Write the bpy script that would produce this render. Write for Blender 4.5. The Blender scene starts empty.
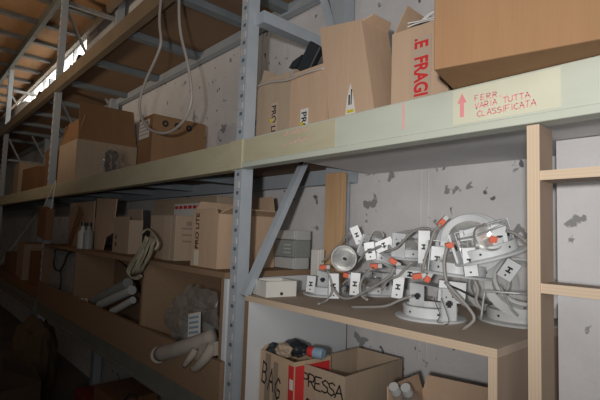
import bpy, bmesh, math, random
from mathutils import Vector, Matrix, Euler
random.seed(7)
PI = math.pi
R = math.radians
ZC = 1.6                                   # eye height; everything below is written relative to it and lifted at the end

# ------------------------------------------------------------------ camera
F_PX = 440.0
def cam_axes(yaw=47.8, p=4.4, r=-1.95):
    yaw, p, r = R(yaw), R(p), R(r)
    fwd = Vector((-math.sin(yaw)*math.cos(p), math.cos(yaw)*math.cos(p), math.sin(p)))
    right = Vector((math.cos(yaw), math.sin(yaw), 0))
    dn = -right.cross(fwd)
    return right*math.cos(r)+dn*math.sin(r), -right*math.sin(r)+dn*math.cos(r), fwd
CR, CD, CF = cam_axes()
cam = bpy.data.cameras.new('camera'); camo = bpy.data.objects.new('camera', cam)
bpy.context.scene.collection.objects.link(camo)
m3 = Matrix((CR, -CD, -CF)).transposed()
camo.matrix_world = Matrix.Translation((0, 0, ZC)) @ m3.to_4x4()
cam.sensor_width = 36; cam.lens = F_PX/600*36; cam.clip_start = 0.02
bpy.context.scene.camera = camo
def ray(x, y): return CR*((x-300)/F_PX)+CD*((y-200)/F_PX)+CF
def aY(x, y, Y): d = ray(x, y); return d*(Y/d.y)
def aX(x, y, X): d = ray(x, y); return d*(X/d.x)
def aZ(x, y, Z): d = ray(x, y); return d*(Z/d.z)

# ------------------------------------------------------------------ world, lights, exposure
sc = bpy.context.scene
sc.view_settings.view_transform = 'Standard'; sc.view_settings.look = 'None'
sc.view_settings.exposure = -0.20; sc.view_settings.gamma = 1.0
w = bpy.data.worlds.new('world'); sc.world = w; w.use_nodes = True
bg = w.node_tree.nodes['Background']; bg.inputs[0].default_value = (0.75, 0.85, 1.0, 1); bg.inputs[1].default_value = 0.025
def light(name, kind, loc, target, energy, col, **kw):
    l = bpy.data.lights.new(name, kind); l.energy = energy; l.color = col
    for k, v in kw.items(): setattr(l, k, v)
    o = bpy.data.objects.new(name, l); sc.collection.objects.link(o)
    o.location = Vector(loc)+Vector((0, 0, ZC))
    o.rotation_euler = (Vector(target)-Vector(loc)).to_track_quat('-Z', 'Y').to_euler()
    return o
light('camera_flash', 'SPOT', (0.12, -0.30, 0.02), (-0.85, 1.05, 0.66), 104, (1.0, 0.965, 0.94), shadow_soft_size=0.03, spot_size=R(104), spot_blend=1.0)
light('fill_light', 'AREA', (0.9, -0.8, 0.55), (-0.6, 1.3, 0.0), 19, (1.0, 0.96, 0.92), shape='DISK', size=1.5)  # added broad fill behind the camera, lifts soffit and bench top; no lamp seen
light('warm_fill_light', 'AREA', (-3.9, -0.9, 0.62), (-4.2, -0.55, 2.3), 42, (1.0, 0.80, 0.60), shape='DISK', size=0.5)  # added unseen uplight, warms the mezzanine underside and the top level

# ------------------------------------------------------------------ materials
def newmat(name):
    m = bpy.data.materials.new(name); m.use_nodes = True
    nt = m.node_tree; return m, nt, nt.nodes['Principled BSDF']
def N(nt, t, **kw):
    n = nt.nodes.new(t)
    for k, v in kw.items(): setattr(n, k, v)
    return n
def mat(name, col, rough=0.6, metal=0.0, col2=None, scale=8, amt=0.5, stretch=(1, 1, 1), bump=0.0, bscale=60, spec=None, trans=0, alpha=1, detail=5):
    m, nt, b = newmat(name)
    b.inputs['Roughness'].default_value = rough; b.inputs['Metallic'].default_value = metal
    b.inputs['Base Color'].default_value = (*col, 1)
    if spec is not None: b.inputs['Specular IOR Level'].default_value = spec
    if trans: b.inputs['Transmission Weight'].default_value = trans
    b.inputs['Alpha'].default_value = alpha
    tc = N(nt, 'ShaderNodeTexCoord'); mp = N(nt, 'ShaderNodeMapping'); mp.inputs['Scale'].default_value = stretch
    nt.links.new(tc.outputs['Object'], mp.inputs[0])
    if col2:
        no = N(nt, 'ShaderNodeTexNoise'); no.inputs['Scale'].default_value = scale; no.inputs['Detail'].default_value = detail
        nt.links.new(mp.outputs[0], no.inputs[0])
        rp = N(nt, 'ShaderNodeValToRGB'); rp.color_ramp.elements[0].color = (*col, 1); rp.color_ramp.elements[1].color = (*col2, 1)
        rp.color_ramp.elements[0].position = 0.5-amt*0.5+0.02; rp.color_ramp.elements[1].position = 0.5+amt*0.5
        nt.links.new(no.outputs[0], rp.inputs[0]); nt.links.new(rp.outputs[0], b.inputs['Base Color'])
    if bump:
        n2 = N(nt, 'ShaderNodeTexNoise'); n2.inputs['Scale'].default_value = bscale; n2.inputs['Detail'].default_value = 6
        nt.links.new(mp.outputs[0], n2.inputs[0])
        bp = N(nt, 'ShaderNodeBump'); bp.inputs['Strength'].default_value = bump; bp.inputs['Distance'].default_value = 0.01
        nt.links.new(n2.outputs[0], bp.inputs['Height']); nt.links.new(bp.outputs[0], b.inputs['Normal'])
    return m
M = {}
def card(name, c, k=0.9): return mat(name, c, 0.85, col2=tuple(v*k for v in c), scale=5, amt=0.5, stretch=(6, 6, 0.6), bump=0.12, bscale=25, spec=0.2)
M['card'] = card('cardboard', (0.50, 0.355, 0.245))
M['card_orange'] = card('cardboard_orange', (0.27, 0.155, 0.08))
M['card_pale'] = card('cardboard_pale', (0.50, 0.36, 0.24))
M['card_grey'] = card('cardboard_grey', (0.40, 0.31, 0.225))
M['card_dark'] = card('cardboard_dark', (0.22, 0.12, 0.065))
M['steel'] = mat('painted_steel', (0.33, 0.37, 0.41), 0.5, 0.0, col2=(0.38, 0.42, 0.455), scale=14, amt=0.6, bump=0.04)
M['steel_dark'] = mat('grey_crossbar_paint', (0.08, 0.08, 0.075), 0.6, 0.0, col2=(0.14, 0.14, 0.13), scale=9)
M['steelx'] = mat('blue_grey_crossbar_paint', (0.16, 0.19, 0.21), 0.6, col2=(0.20, 0.23, 0.25), scale=9)
M['galv'] = mat('light_galvanised', (0.42, 0.43, 0.43), 0.4, 0.3, col2=(0.3, 0.31, 0.32), scale=20)
M['hole'] = mat('dark_hole', (0.03, 0.03, 0.035), 0.9)
M['lug'] = mat('bright_lug', (0.50, 0.51, 0.52), 0.4, 0.2)
M['cream'] = mat('cream_beam_paint', (0.47, 0.44, 0.31), 0.5, col2=(0.40, 0.37, 0.25), scale=6, amt=0.6, stretch=(1, 1, 4), bump=0.05)
M['green'] = mat('pale_green_beam_paint', (0.46, 0.49, 0.42), 0.45, col2=(0.42, 0.45, 0.38), scale=7, amt=0.6, stretch=(1, 1, 3), bump=0.03)
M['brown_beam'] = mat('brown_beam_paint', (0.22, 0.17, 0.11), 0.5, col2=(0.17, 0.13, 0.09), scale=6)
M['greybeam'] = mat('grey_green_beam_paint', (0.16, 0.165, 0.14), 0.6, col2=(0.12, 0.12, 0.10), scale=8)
M['chip_orange'] = mat('orange_brown_board', (0.36, 0.20, 0.095), 0.75, col2=(0.29, 0.16, 0.075), scale=20, amt=0.7, spec=0.25)
M['slot'] = mat('slot_shadow_grey', (0.10, 0.11, 0.12), 0.9)
M['chip'] = mat('brown_chipboard', (0.265, 0.175, 0.11), 0.75, col2=(0.215, 0.14, 0.085), scale=120, amt=0.7, spec=0.25)
M['chipedge'] = mat('chipboard_edge', (0.42, 0.27, 0.14), 0.8, col2=(0.3, 0.18, 0.09), scale=150, amt=0.6)
M['chip_dark'] = mat('dark_chipboard', (0.23, 0.13, 0.07), 0.8, col2=(0.18, 0.10, 0.055), scale=90, amt=0.7)
M['ply'] = mat('plywood_face', (0.33, 0.245, 0.18), 0.6, col2=(0.27, 0.20, 0.15), scale=6, amt=0.6, stretch=(3, 3, 0.7), spec=0.3)
M['plytop'] = mat('dusty_plywood_top', (0.44, 0.35, 0.27), 0.75, col2=(0.36, 0.285, 0.22), scale=6, amt=0.7, detail=8)
M['lam'] = mat('white_laminate', (0.62, 0.64, 0.66), 0.5, col2=(0.57, 0.59, 0.61), scale=4)
M['soffit'] = mat('grey_panel', (0.68, 0.68, 0.68), 0.7, col2=(0.62, 0.62, 0.625), scale=3, amt=0.6)
M['wood'] = mat('pine_wood', (0.58, 0.38, 0.21), 0.6, col2=(0.47, 0.29, 0.15), scale=6, amt=0.6, stretch=(9, 9, 0.5))
M['plastic_w'] = mat('white_plastic', (0.66, 0.65, 0.60), 0.5, col2=(0.58, 0.57, 0.53), scale=6)
M['enamel'] = mat('white_enamel', (0.62, 0.65, 0.66), 0.35, col2=(0.52, 0.545, 0.55), scale=11, amt=0.5)
M['enamel_dusty'] = mat('dusty_white_enamel', (0.55, 0.565, 0.56), 0.45, col2=(0.42, 0.43, 0.42), scale=14, amt=0.5)
M['chrome'] = mat('chrome', (0.92, 0.92, 0.90), 0.28, 0.85)
M['bulb'] = mat('bulb_glass', (0.75, 0.75, 0.72), 0.1, 0.3)
M['cable'] = mat('grey_cable', (0.27, 0.26, 0.245), 0.55)
M['cable_light'] = mat('pale_cable', (0.62, 0.62, 0.60), 0.5)
M['cable_dark'] = mat('dark_cable', (0.03, 0.03, 0.03), 0.5)
M['hose'] = mat('grey_hose', (0.40, 0.36, 0.33), 0.5)
M['orange'] = mat('orange_plastic', (0.62, 0.11, 0.05), 0.45)
M['red'] = mat('red_print', (0.55, 0.035, 0.035), 0.5)
M['redink'] = mat('faded_red_marker', (0.62, 0.24, 0.24), 0.6)
M['pinkink'] = mat('pink_marker', (0.68, 0.34, 0.32), 0.6)
M['darkred'] = mat('dark_red_plastic', (0.22, 0.03, 0.025), 0.7)  # plain dark red for the crate
M['black'] = mat('black_ink', (0.015, 0.015, 0.015), 0.6)
M['blackp'] = mat('black_plastic', (0.02, 0.024, 0.028), 0.45)
M['blue'] = mat('blue_plastic', (0.22, 0.33, 0.42), 0.4)
M['greyp'] = mat('grey_plastic', (0.26, 0.28, 0.27), 0.5, col2=(0.21, 0.23, 0.22), scale=8)
M['greyp_l'] = mat('light_grey_plastic', (0.44, 0.45, 0.44), 0.5, col2=(0.42, 0.43, 0.42), scale=8)
M['paper'] = mat('white_paper', (0.62, 0.61, 0.58), 0.7)
M['cardprint'] = mat('grey_print', (0.25, 0.19, 0.14), 0.8)
M['tape'] = mat('clear_tape', (0.44, 0.34, 0.26), 0.45)
M['tapew'] = mat('white_tape', (0.62, 0.58, 0.48), 0.35)
M['masking'] = mat('cream_masking_tape', (0.54, 0.545, 0.43), 0.55, col2=(0.50, 0.50, 0.385), scale=12)
M['yellow'] = mat('yellow_print', (0.55, 0.45, 0.03), 0.5)
M['twine'] = mat('pale_twine', (0.42, 0.40, 0.31), 0.8, col2=(0.22, 0.19, 0.13), scale=30, stretch=(1, 1, 0.1))
M['cloth'] = mat('grey_beige_cloth', (0.34, 0.30, 0.26), 0.9, col2=(0.28, 0.245, 0.21), scale=10)
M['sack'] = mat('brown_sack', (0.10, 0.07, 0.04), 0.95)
M['floor'] = mat('concrete_floor', (0.18, 0.165, 0.15), 0.85, col2=(0.12, 0.11, 0.10), scale=3, bump=0.1)
M['ceil'] = mat('dark_ceiling', (0.22, 0.2, 0.18), 0.9)
# clear film: thin crumpled plastic
m, nt, b = newmat('clear_plastic_film')
b.inputs['Base Color'].default_value = (0.36, 0.35, 0.33, 1); b.inputs['Roughness'].default_value = 0.10; b.inputs['Alpha'].default_value = 0.26
b.inputs['Specular IOR Level'].default_value = 0.9
M['film'] = m
# plywood edge with layers along local axes
def plyedge(name, axis):
    m, nt, b = newmat(name); tc = N(nt, 'ShaderNodeTexCoord'); wv = N(nt, 'ShaderNodeTexWave', bands_direction=axis)
    wv.inputs['Scale'].default_value = 45; wv.inputs['Distortion'].default_value = 0.3
    rp = N(nt, 'ShaderNodeValToRGB'); rp.color_ramp.elements[0].color = (0.48, 0.375, 0.265, 1); rp.color_ramp.elements[1].color = (0.53, 0.415, 0.30, 1)
    nt.links.new(tc.outputs['Object'], wv.inputs[0]); nt.links.new(wv.outputs[0], rp.inputs[0]); nt.links.new(rp.outputs[0], b.inputs['Base Color'])
    b.inputs['Roughness'].default_value = 0.7; return m
M['edgeX'] = plyedge('plywood_edge_vertical', 'X'); M['edgeZ'] = plyedge('plywood_edge_horizontal', 'Z')
# plaster wall
m, nt, b = newmat('old_plaster_wall')
tc = N(nt, 'ShaderNodeTexCoord')
def noise(s, d=6, r=0.6, st=(1, 1, 1), off=(0, 0, 0)):
    mp = N(nt, 'ShaderNodeMapping'); mp.inputs['Scale'].default_value = st; mp.inputs['Location'].default_value = off
    nt.links.new(tc.outputs['Object'], mp.inputs[0])
    n = N(nt, 'ShaderNodeTexNoise'); n.inputs['Scale'].default_value = s; n.inputs['Detail'].default_value = d; n.inputs['Roughness'].default_value = r
    nt.links.new(mp.outputs[0], n.inputs[0]); return n
def ramp(n, p0, p1, c0=(0, 0, 0, 1), c1=(1, 1, 1, 1)):
    rp = N(nt, 'ShaderNodeValToRGB'); e = rp.color_ramp.elements; e[0].position = p0; e[1].position = p1; e[0].color = c0; e[1].color = c1
    nt.links.new(n.outputs[0], rp.inputs[0]); return rp
def mix(f, a, c):
    mx = N(nt, 'ShaderNodeMix', data_type='RGBA'); nt.links.new(f.outputs[0], mx.inputs[0])
    for s, v in ((6, a), (7, c)):
        if isinstance(v, tuple): mx.inputs[s].default_value = v
        else: nt.links.new(v, mx.inputs[s])
    return mx.outputs[2]
base = ramp(noise(2.5), 0.35, 0.7, (0.56, 0.55, 0.55, 1), (0.68, 0.67, 0.67, 1))
chips = ramp(noise(9.0, 4, 0.55, (1.2, 1, 1.2)), 0.65, 0.675)
c1 = mix(chips, base.outputs[0], (0.27, 0.27, 0.275, 1))
spots = ramp(noise(17, 2, 0.5, (1, 1, 0.8), (5, 2, 9)), 0.70, 0.73)
c2 = mix(spots, c1, (0.15, 0.15, 0.15, 1))
streak = ramp(noise(9, 4, 0.6, (1.5, 1, 0.25), (3, 0, 1)), 0.68, 0.78)
c3 = mix(streak, c2, (0.36, 0.35, 0.35, 1))
nt.links.new(c3, b.inputs['Base Color']); b.inputs['Roughness'].default_value = 0.9
bn = noise(30, 8, 0.7); bp = N(nt, 'ShaderNodeBump'); bp.inputs['Strength'].default_value = 0.35; bp.inputs['Distance'].default_value = 0.01
nt.links.new(bn.outputs[0], bp.inputs['Height']); nt.links.new(bp.outputs[0], b.inputs['Normal'])
M['wall'] = m
m, nt, b = newmat('daylight_window_glass')
b.inputs['Base Color'].default_value = (0.9, 0.95, 1, 1); b.inputs['Emission Color'].default_value = (1.0, 0.97, 0.90, 1); b.inputs['Emission Strength'].default_value = 5
M['day'] = m

# ------------------------------------------------------------------ mesh helpers
col = sc.collection
class MB:
    def __init__(s): s.bm = bmesh.new(); s.mi = 0
    def _f(s, vs):
        try: f = s.bm.faces.new(vs); f.material_index = s.mi; return f
        except ValueError: return None
    def box(s, x0, x1, y0, y1, z0, z1, T=None):
        v = [Vector((x, y, z)) for x in (x0, x1) for y in (y0, y1) for z in (z0, z1)]
        if T is not None: v = [T @ p for p in v]
        v = [s.bm.verts.new(p) for p in v]
        for f in ((0, 1, 3, 2), (4, 6, 7, 5), (0, 4, 5, 1), (2, 3, 7, 6), (0, 2, 6, 4), (1, 5, 7, 3)): s._f([v[i] for i in f])
        return s
    def hexa(s, bot, top):
        v = [s.bm.verts.new(Vector(p)) for p in list(bot)+list(top)]
        s._f(v[3::-1]); s._f(v[4:8])
        for i in range(4): s._f([v[i], v[(i+1) % 4], v[4+(i+1) % 4], v[4+i]])
        return s
    def prism(s, pts, n, T=None):       # planar polygon extruded by vector n
        a = [Vector(p) for p in pts]; n = Vector(n); b = [p+n for p in a]
        if T is not None: a = [T @ p for p in a]; b = [T @ p for p in b]
        a = [s.bm.verts.new(p) for p in a]; b = [s.bm.verts.new(p) for p in b]
        s._f(a[::-1]); s._f(b); k = len(a)
        for i in range(k): s._f([a[i], a[(i+1) % k], b[(i+1) % k], b[i]])
        return s
    def bar(s, p0, p1, w, h, up=(0, 0, 1)):
        p0, p1 = Vector(p0), Vector(p1); d = (p1-p0); L = d.length; z = d/L; x = Vector(up).cross(z)
        if x.length < 1e-4: x = Vector((1, 0, 0))
        x.normalize(); y = z.cross(x)
        T = Matrix.Translation(p0) @ Matrix((x, y, z)).transposed().to_4x4()
        return s.box(-w/2, w/2, -h/2, h/2, 0, L, T)
    def tube(s, pts, r, seg=8, smooth=3, taper=None):
        P = [Vector(p) for p in pts]
        if smooth and len(P) > 2:
            Q = []
            for i in range(len(P)-1):
                a, b_, c, d = P[max(i-1, 0)], P[i], P[i+1], P[min(i+2, len(P)-1)]
                for k in range(smooth):
                    t = k/smooth
                    Q.append(0.5*((2*b_)+(c-a)*t+(2*a-5*b_+4*c-d)*t*t+(3*b_-a-3*c+d)*t**3))
            P = Q+[P[-1]]
        rings = []; prev = None
        for i, p in enumerate(P):
            t = (P[min(i+1, len(P)-1)]-P[max(i-1, 0)]).normalized()
            if prev is None: x = t.orthogonal().normalized()
            else: x = (prev-t*prev.dot(t)).normalized()
            prev = x; y = t.cross(x); rr = r if taper is None else r*taper(i/(len(P)-1))
            rings.append([s.bm.verts.new(p+(x*math.cos(2*PI*k/seg)+y*math.sin(2*PI*k/seg))*rr) for k in range(seg)])
        for a, b_ in zip(rings, rings[1:]):
            for k in range(seg): s._f([a[k], a[(k+1) % seg], b_[(k+1) % seg], b_[k]])
        s._f(rings[0][::-1]); s._f(rings[-1]); return s
    def lathe(s, prof, seg=40, T=None, a0=0, a1=2*PI, closed=False):
        full = abs(a1-a0-2*PI) < 1e-6; n = seg if full else seg+1; cols = []
        for k in range(n):
            a = a0+(a1-a0)*k/seg; c_ = []
            for r_, z in prof:
                p = Vector((r_*math.cos(a), r_*math.sin(a), z)); c_.append(s.bm.verts.new(T @ p if T is not None else p))
            cols.append(c_)
        m_ = len(prof)
        for k in range(seg):
            A, B = cols[k], cols[(k+1) % n]
            for i in range(m_ if closed else m_-1):
                j = (i+1) % m_
                s._f([A[i], B[i], B[j], A[j]])
        return s
    def build(s, name, mats, parent=None, smooth=False, bevel=0, loc=None, jit=0):
        bm = s.bm
        if bevel:
            bmesh.ops.bevel(bm, geom=[e for e in bm.edges], offset=bevel, segments=2, affect='EDGES', profile=0.5)
        bmesh.ops.remove_doubles(bm, verts=bm.verts, dist=1e-5)
        bmesh.ops.recalc_face_normals(bm, faces=bm.faces)
        me = bpy.data.meshes.new(name); bm.to_mesh(me); bm.free()
        for m_ in (mats if isinstance(mats, (list, tuple)) else [mats]): me.materials.append(m_)
        if smooth:
            for p in me.polygons: p.use_smooth = True
            if smooth != 'all':
                try: me.set_sharp_from_angle(angle=R(35))
                except Exception: pass
        o = bpy.data.objects.new(name, me); col.objects.link(o)
        if parent: o.parent = parent
        if loc: o.location = loc
        return o
def tag(o, label=None, cat=None, group=None, kind=None):
    if label: o['label'] = label
    if cat: o['category'] = cat
    if group: o['group'] = group
    if kind: o['kind'] = kind
    return o
def thing(name, label, cat, loc=(0, 0, 0), rot=(0, 0, 0), group=None):
    o = bpy.data.objects.new(name, None); o.empty_display_size = 0.05; col.objects.link(o)
    o.location = loc; o.rotation_euler = rot; return tag(o, label, cat, group)
def struct(name, mb, m, **kw):
    return tag(mb.build(name, m, **kw), kind='structure')

# stroke lettering (handwriting); each glyph on a unit cell
G = {'A': [[(0, 0), (.4, 1), (.8, 0)], [(.15, .4), (.65, .4)]], 'B': [[(0, 0), (0, 1), (.5, .95), (.6, .75), (.45, .55), (0, .5)], [(.45, .55), (.7, .3), (.5, .02), (0, 0)]],
     'C': [[(.7, .85), (.4, 1), (.05, .65), (.05, .3), (.4, 0), (.7, .12)]], 'E': [[(.6, 1), (0, 1), (0, 0), (.6, 0)], [(0, .5), (.5, .5)]],
     'F': [[(.65, 1), (0, 1), (0, 0)], [(0, .5), (.5, .5)]], 'G': [[(.7, .85), (.4, 1), (.05, .65), (.05, .3), (.4, 0), (.7, .15), (.7, .45), (.4, .45)], ],
     'I': [[(.2, 0), (.2, 1)]], 'L': [[(0, 1), (0, 0), (.6, 0)]], 'O': [[(.4, 1), (.05, .7), (.05, .3), (.4, 0), (.75, .3), (.75, .7), (.4, 1)]],
     'P': [[(0, 0), (0, 1), (.5, .97), (.65, .75), (.5, .5), (0, .45)]], 'R': [[(0, 0), (0, 1), (.5, .97), (.65, .75), (.5, .5), (0, .45)], [(.2, .45), (.7, 0)]],
     'S': [[(.65, .88), (.35, 1), (.05, .8), (.15, .57), (.55, .45), (.65, .2), (.35, 0), (.02, .1)]], 'T': [[(0, 1), (.75, 1)], [(.38, 1), (.38, 0)]],
     'U': [[(0, 1), (.03, .2), (.35, 0), (.65, .2), (.68, 1)]], 'V': [[(0, 1), (.35, 0), (.7, 1)]], '.': [[(.2, 0), (.25, .08)]], '-': [[(.05, .45), (.5, .5)]],
     'n': [[(0, 0), (0, .5), (.3, .5), (.35, 0)]], '/': [[(0, 0), (.4, 1)]], ' ': []}
def strokes(mb, text, T, h, wgt, adv=0.85, wob=0.04, th=0.0006):
    x = 0
    for ch in text:
        for pl in G.get(ch, []):
            pts = [Vector(((x+px+random.uniform(-wob, wob))*h, (py+random.uniform(-wob, wob))*h, 0)) for px, py in pl]
            for a, b_ in zip(pts, pts[1:]):
                d = (b_-a); 
                if d.length < 1e-6: continue
                d.normalize(); n = Vector((-d.y, d.x, 0))*wgt/2; a2 = a-d*wgt*0.3; b2 = b_+d*wgt*0.3
                mb.prism([a2-n, b2-n, b2+n, a2+n], (0, 0, th), T)
        x += adv if ch != 'I' else adv*0.55
    return mb
def frame(o, xdir, ydir):      # matrix whose local x,y lie in a face, z out of it
    x = Vector(xdir).normalized(); z = x.cross(Vector(ydir)).normalized(); y = z.cross(x)
    return Matrix.Translation(Vector(o)) @ Matrix((x, y, z)).transposed().to_4x4()
def font_mesh(name, text, T, size, m, parent, bold=0.0, sx=1.0):
    cu = bpy.data.curves.new(name, 'FONT'); cu.body = text; cu.size = size; cu.extrude = 0.0004; cu.offset = bold
    to = bpy.data.objects.new('tmp', cu); col.objects.link(to)
    bpy.context.view_layer.update()
    me = bpy.data.meshes.new_from_object(to.evaluated_get(bpy.context.evaluated_depsgraph_get()))
    bpy.data.objects.remove(to); me.transform(T @ Matrix.Diagonal((sx, 1, 1, 1)))
    me.materials.clear(); me.materials.append(m)
    o = bpy.data.objects.new(name, me); col.objects.link(o); o.parent = parent; return o

def carton(label, loc, rz, w, d, h, m, flaps=None, t=0.004, name='cardboard_box', group=None, lean=0, leany=0, fm=None):
    """w along local x, d along local y (away), h up; origin at the centre of the base.
    flaps: None = closed, else dict side->(angle from vertical outwards in deg, length)"""
    o = thing(name, label, 'box', loc, (R(lean), R(leany), R(rz)), group)
    mb = MB()
    X, Y_ = w/2, d/2
    if flaps is None:
        mb.box(-X, X, -Y_, Y_, 0, h); mb.build('carton_body', m, o, bevel=0.003)
        f = MB(); f.box(-X+.002, X-.002, -Y_+.002, -0.001, h+.0002, h+.003); f.build('flap', m, o)
        f = MB(); f.box(-X+.002, X-.002, 0.001, Y_-.002, h+.0002, h+.003); f.build('flap', m, o)
    else:
        mb.box(-X, X, -Y_, Y_, 0, t); 
        mb.box(-X, X, -Y_, -Y_+t, t, h); mb.box(-X, X, Y_-t, Y_, t, h)
        mb.box(-X, -X+t, -Y_+t, Y_-t, t, h); mb.box(X-t, X, -Y_+t, Y_-t, t, h)
        mb.build('carton_body', m, o)
        for side, (ang, L) in flaps.items():
            a = R(ang); f = MB(); ca, sa = math.cos(a), math.sin(a)
            if side in 'fb':
                s_ = -1 if side == 'f' else 1
                pts = [(-X+.006, 0, 0), (X-.006, 0, 0), (X-.02, s_*L*sa, L*ca+random.uniform(-.005, .005)), (-X+.02, s_*L*sa, L*ca+random.uniform(-.005, .005))]
                f.prism(pts, (0, -s_*t*ca, t*sa)); f.build('flap', fm or m, o, loc=(0, s_*(Y_), h))
            else:
                s_ = -1 if side == 'l' else 1
                pts = [(0, -Y_+.006, 0), (0, Y_-.006, 0), (s_*L*sa, Y_-.02, L*ca+random.uniform(-.005, .005)), (s_*L*sa, -Y_+.02, L*ca+random.uniform(-.005, .005))]
                f.prism(pts, (-s_*t*ca, 0, t*sa)); f.build('flap', fm or m, o, loc=(s_*X, 0, h))
    return o
def patch(name, o, m, x0, x1, y, z0, z1, label=None, side='f', th=0.0012):
    mb = MB()
    if side == 'f': mb.box(x0, x1, y-th, y, z0, z1)
    elif side == 'r': mb.box(y, y+th, x0, x1, z0, z1)
    p = mb.build(name, m, o)
    if label: p['label'] = label
    return p

# ------------------------------------------------------------------ the room shell
WY = 1.62
struct('floor', MB().box(-14, 4, -4, WY+.1, -1.7, -1.6), M['floor'])
mb = MB()   # back wall with the strip window cut out: x -10.4..-6.05, z 1.7..2.62
wx0, wx1, wz0, wz1 = -10.6, -6.0, 1.6, 2.58
mb.box(-14, wx0, WY, WY+.2, -1.6, 3.6); mb.box(wx1, 4, WY, WY+.2, -1.6, 3.6)
mb.box(wx0, wx1, WY, WY+.2, -1.6, wz0); mb.box(wx0, wx1, WY, WY+.2, wz1, 3.6)
struct('wall_back', mb, M['wall'])
struct('wall_left', MB().box(-14.2, -14, -4, WY+.2, -1.6, 3.6), M['wall'])
struct('ceiling', MB().box(-14.2, 4, -4, WY+.2, 3.6, 3.7), M['ceil'])
struct('wall_front', MB().box(-14.2, -3.0, -4.2, -4, -1.6, 3.6), M['ceil'])
struct('trim_1', MB().box(-0.427, 1.6, 1.36, WY, -1.6, 0.287), M['wall'])          # projecting pier right of the post
wn = struct('window_1', MB().box(wx0, wx1, WY+.13, WY+.14, wz0, wz1), M['day'])
mb = MB()
for k in range(6):
    x = wx0+(wx1-wx0)*k/5; mb.box(x-.02, x+.02, WY+.08, WY+.129, wz0, wz1)
mb.box(wx0, wx1, WY+.08, WY+.129, wz1-.04, wz1); mb.box(wx0, wx1, WY+.08, WY+.129, wz0, wz0+.04)
mb.build('window_frame', M['galv'], wn)
# vertical block joints in the wall plaster (recesses drawn as shallow ribs)
mb = MB()
mb.box(-1.045, -1.03, WY-.006, WY, -.5, .30); mb.box(-1.005, -.995, WY-.006, WY, -.5, .30)
mb.box(-2.20, -2.187, WY-.005, WY, .4, 1.28); mb.box(-2.12, -2.11, WY-.005, WY, .4, 1.28)
struct('trim_2', mb, M['wall'])

# ------------------------------------------------------------------ pallet rack
rack = thing('pallet_rack', 'long blue-grey steel storage rack with cream beams standing along the plaster wall', 'rack', (-1.45, 1.0, -1.6))
RO = Vector((-1.45, 1.0, -1.6))
def L(v): return Vector(v)-RO
class RB(MB):     # mesh written in world coordinates, stored local to the rack
    def build(s, *a, **k):
        bmesh.ops.translate(s.bm, verts=s.bm.verts, vec=-RO)
        return MB.build(s, *a, **k)
def upright(x, top, y1=1.58):
    f = RB(); f.box(x-.025, x+.025, 1.0, 1.004, -1.6, top); f.box(x-.025, x-.021, 1.004, 1.055, -1.6, top); f.box(x+.021, x+.025, 1.004, 1.055, -1.6, top)
    o = f.build('upright_frame', M['steel'], rack)
    z = -1.5
    while z < top-.05:
        h = RB(); h.box(x-.008, x+.009, .9988, .9999, z, z+.013); h.build('slot', M['slot'], o)
        h = RB(); h.box(x-.016, x+.012, .9965, .9999, z+.026, z+.052); h.build('punched_lug', M['lug'], o)
        z += .075
        if z > .24 and z < .37: z = .40
    if x > -2: x += .045
    f = RB(); f.box(x-.045, x+.045, y1-.075, y1-.069, -1.6, top); f.box(x-.045, x-.039, y1-.069, y1, -1.6, top); f.box(x+.039, x+.045, y1-.069, y1, -1.6, top)
    f.build('rear_post', M['steel'], o)
    return o
def brace(o, p0, p1, m='steel', w_=.035, h=.03):
    f = RB(); f.bar(p0, p1, w_, h); f.build('brace', M[m], o)
U1 = upright(-1.481, 3.0); U2 = upright(-4.61, 3.0); U3 = upright(-7.35, 2.19)
brace(U1, (-1.43, 1.04, .885), (-1.43, 1.51, .885), w_=.05, h=.05)
brace(U1, (-1.40, 1.0, -.245), (-1.43, 1.49, .66), w_=.03, h=.028)
brace(U1, (-1.43, 1.5, .93), (-1.43, 1.06, 1.75), w_=.03, h=.02)
brace(U1, (-1.43, 1.06, -.3), (-1.43, 1.5, -1.1), w_=.03, h=.02)
for U, x in ((U2, -4.64), (U3, -7.35)):
    zs = 2.17 if x > -7 else 1.9
    brace(U, (x, 1.07, zs), (x, 1.52, zs), 'galv', .04, .035)
    brace(U, (x, 1.06, zs-.08), (x, 1.5, zs-.9), 'galv', .028, .02)
    brace(U, (x, 1.5, .35), (x, 1.06, 1.2), 'galv', .03, .02)
    brace(U, (x, 1.07, .9), (x, 1.5, .9), 'galv', .04, .03)
    brace(U, (x, 1.06, -.6), (x, 1.5, .2), 'galv', .03, .02)
def beam(x0, x1, y, z0, z1, m, lip=True):
    f = RB(); f.box(x0, x1, y, y+.045, z0+.018, z1)
    if lip: f.box(x0, x1, y-.006, y+.045, z0, z0+.020)
    return f.build('beam', M[m], rack, bevel=.003)
bm1 = beam(-1.50, 1.9, .985, .252, .368, 'green')
bm2 = beam(-4.66, -1.50, .985, .248, .366, 'cream')
beam(-7.5, -4.66, .985, .248, .366, 'cream')
beam(-12, -7.5, .985, .248, .366, 'cream')
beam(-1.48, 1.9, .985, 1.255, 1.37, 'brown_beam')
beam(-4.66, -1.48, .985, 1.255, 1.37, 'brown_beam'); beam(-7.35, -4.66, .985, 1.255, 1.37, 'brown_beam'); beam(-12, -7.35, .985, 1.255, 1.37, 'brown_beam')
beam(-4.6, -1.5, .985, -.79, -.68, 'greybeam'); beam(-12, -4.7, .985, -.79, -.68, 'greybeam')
for z in (.25, 1.255):
    for (x0, x1) in ((-1.35, 1.9), (-4.58, -1.36), (-12, -4.7)):
        f = RB(); f.box(x0, x1, 1.555, 1.60, z if z > 1 or x0 < -2 else .31, z+.115); f.build('beam', M['steel'], rack)
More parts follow.
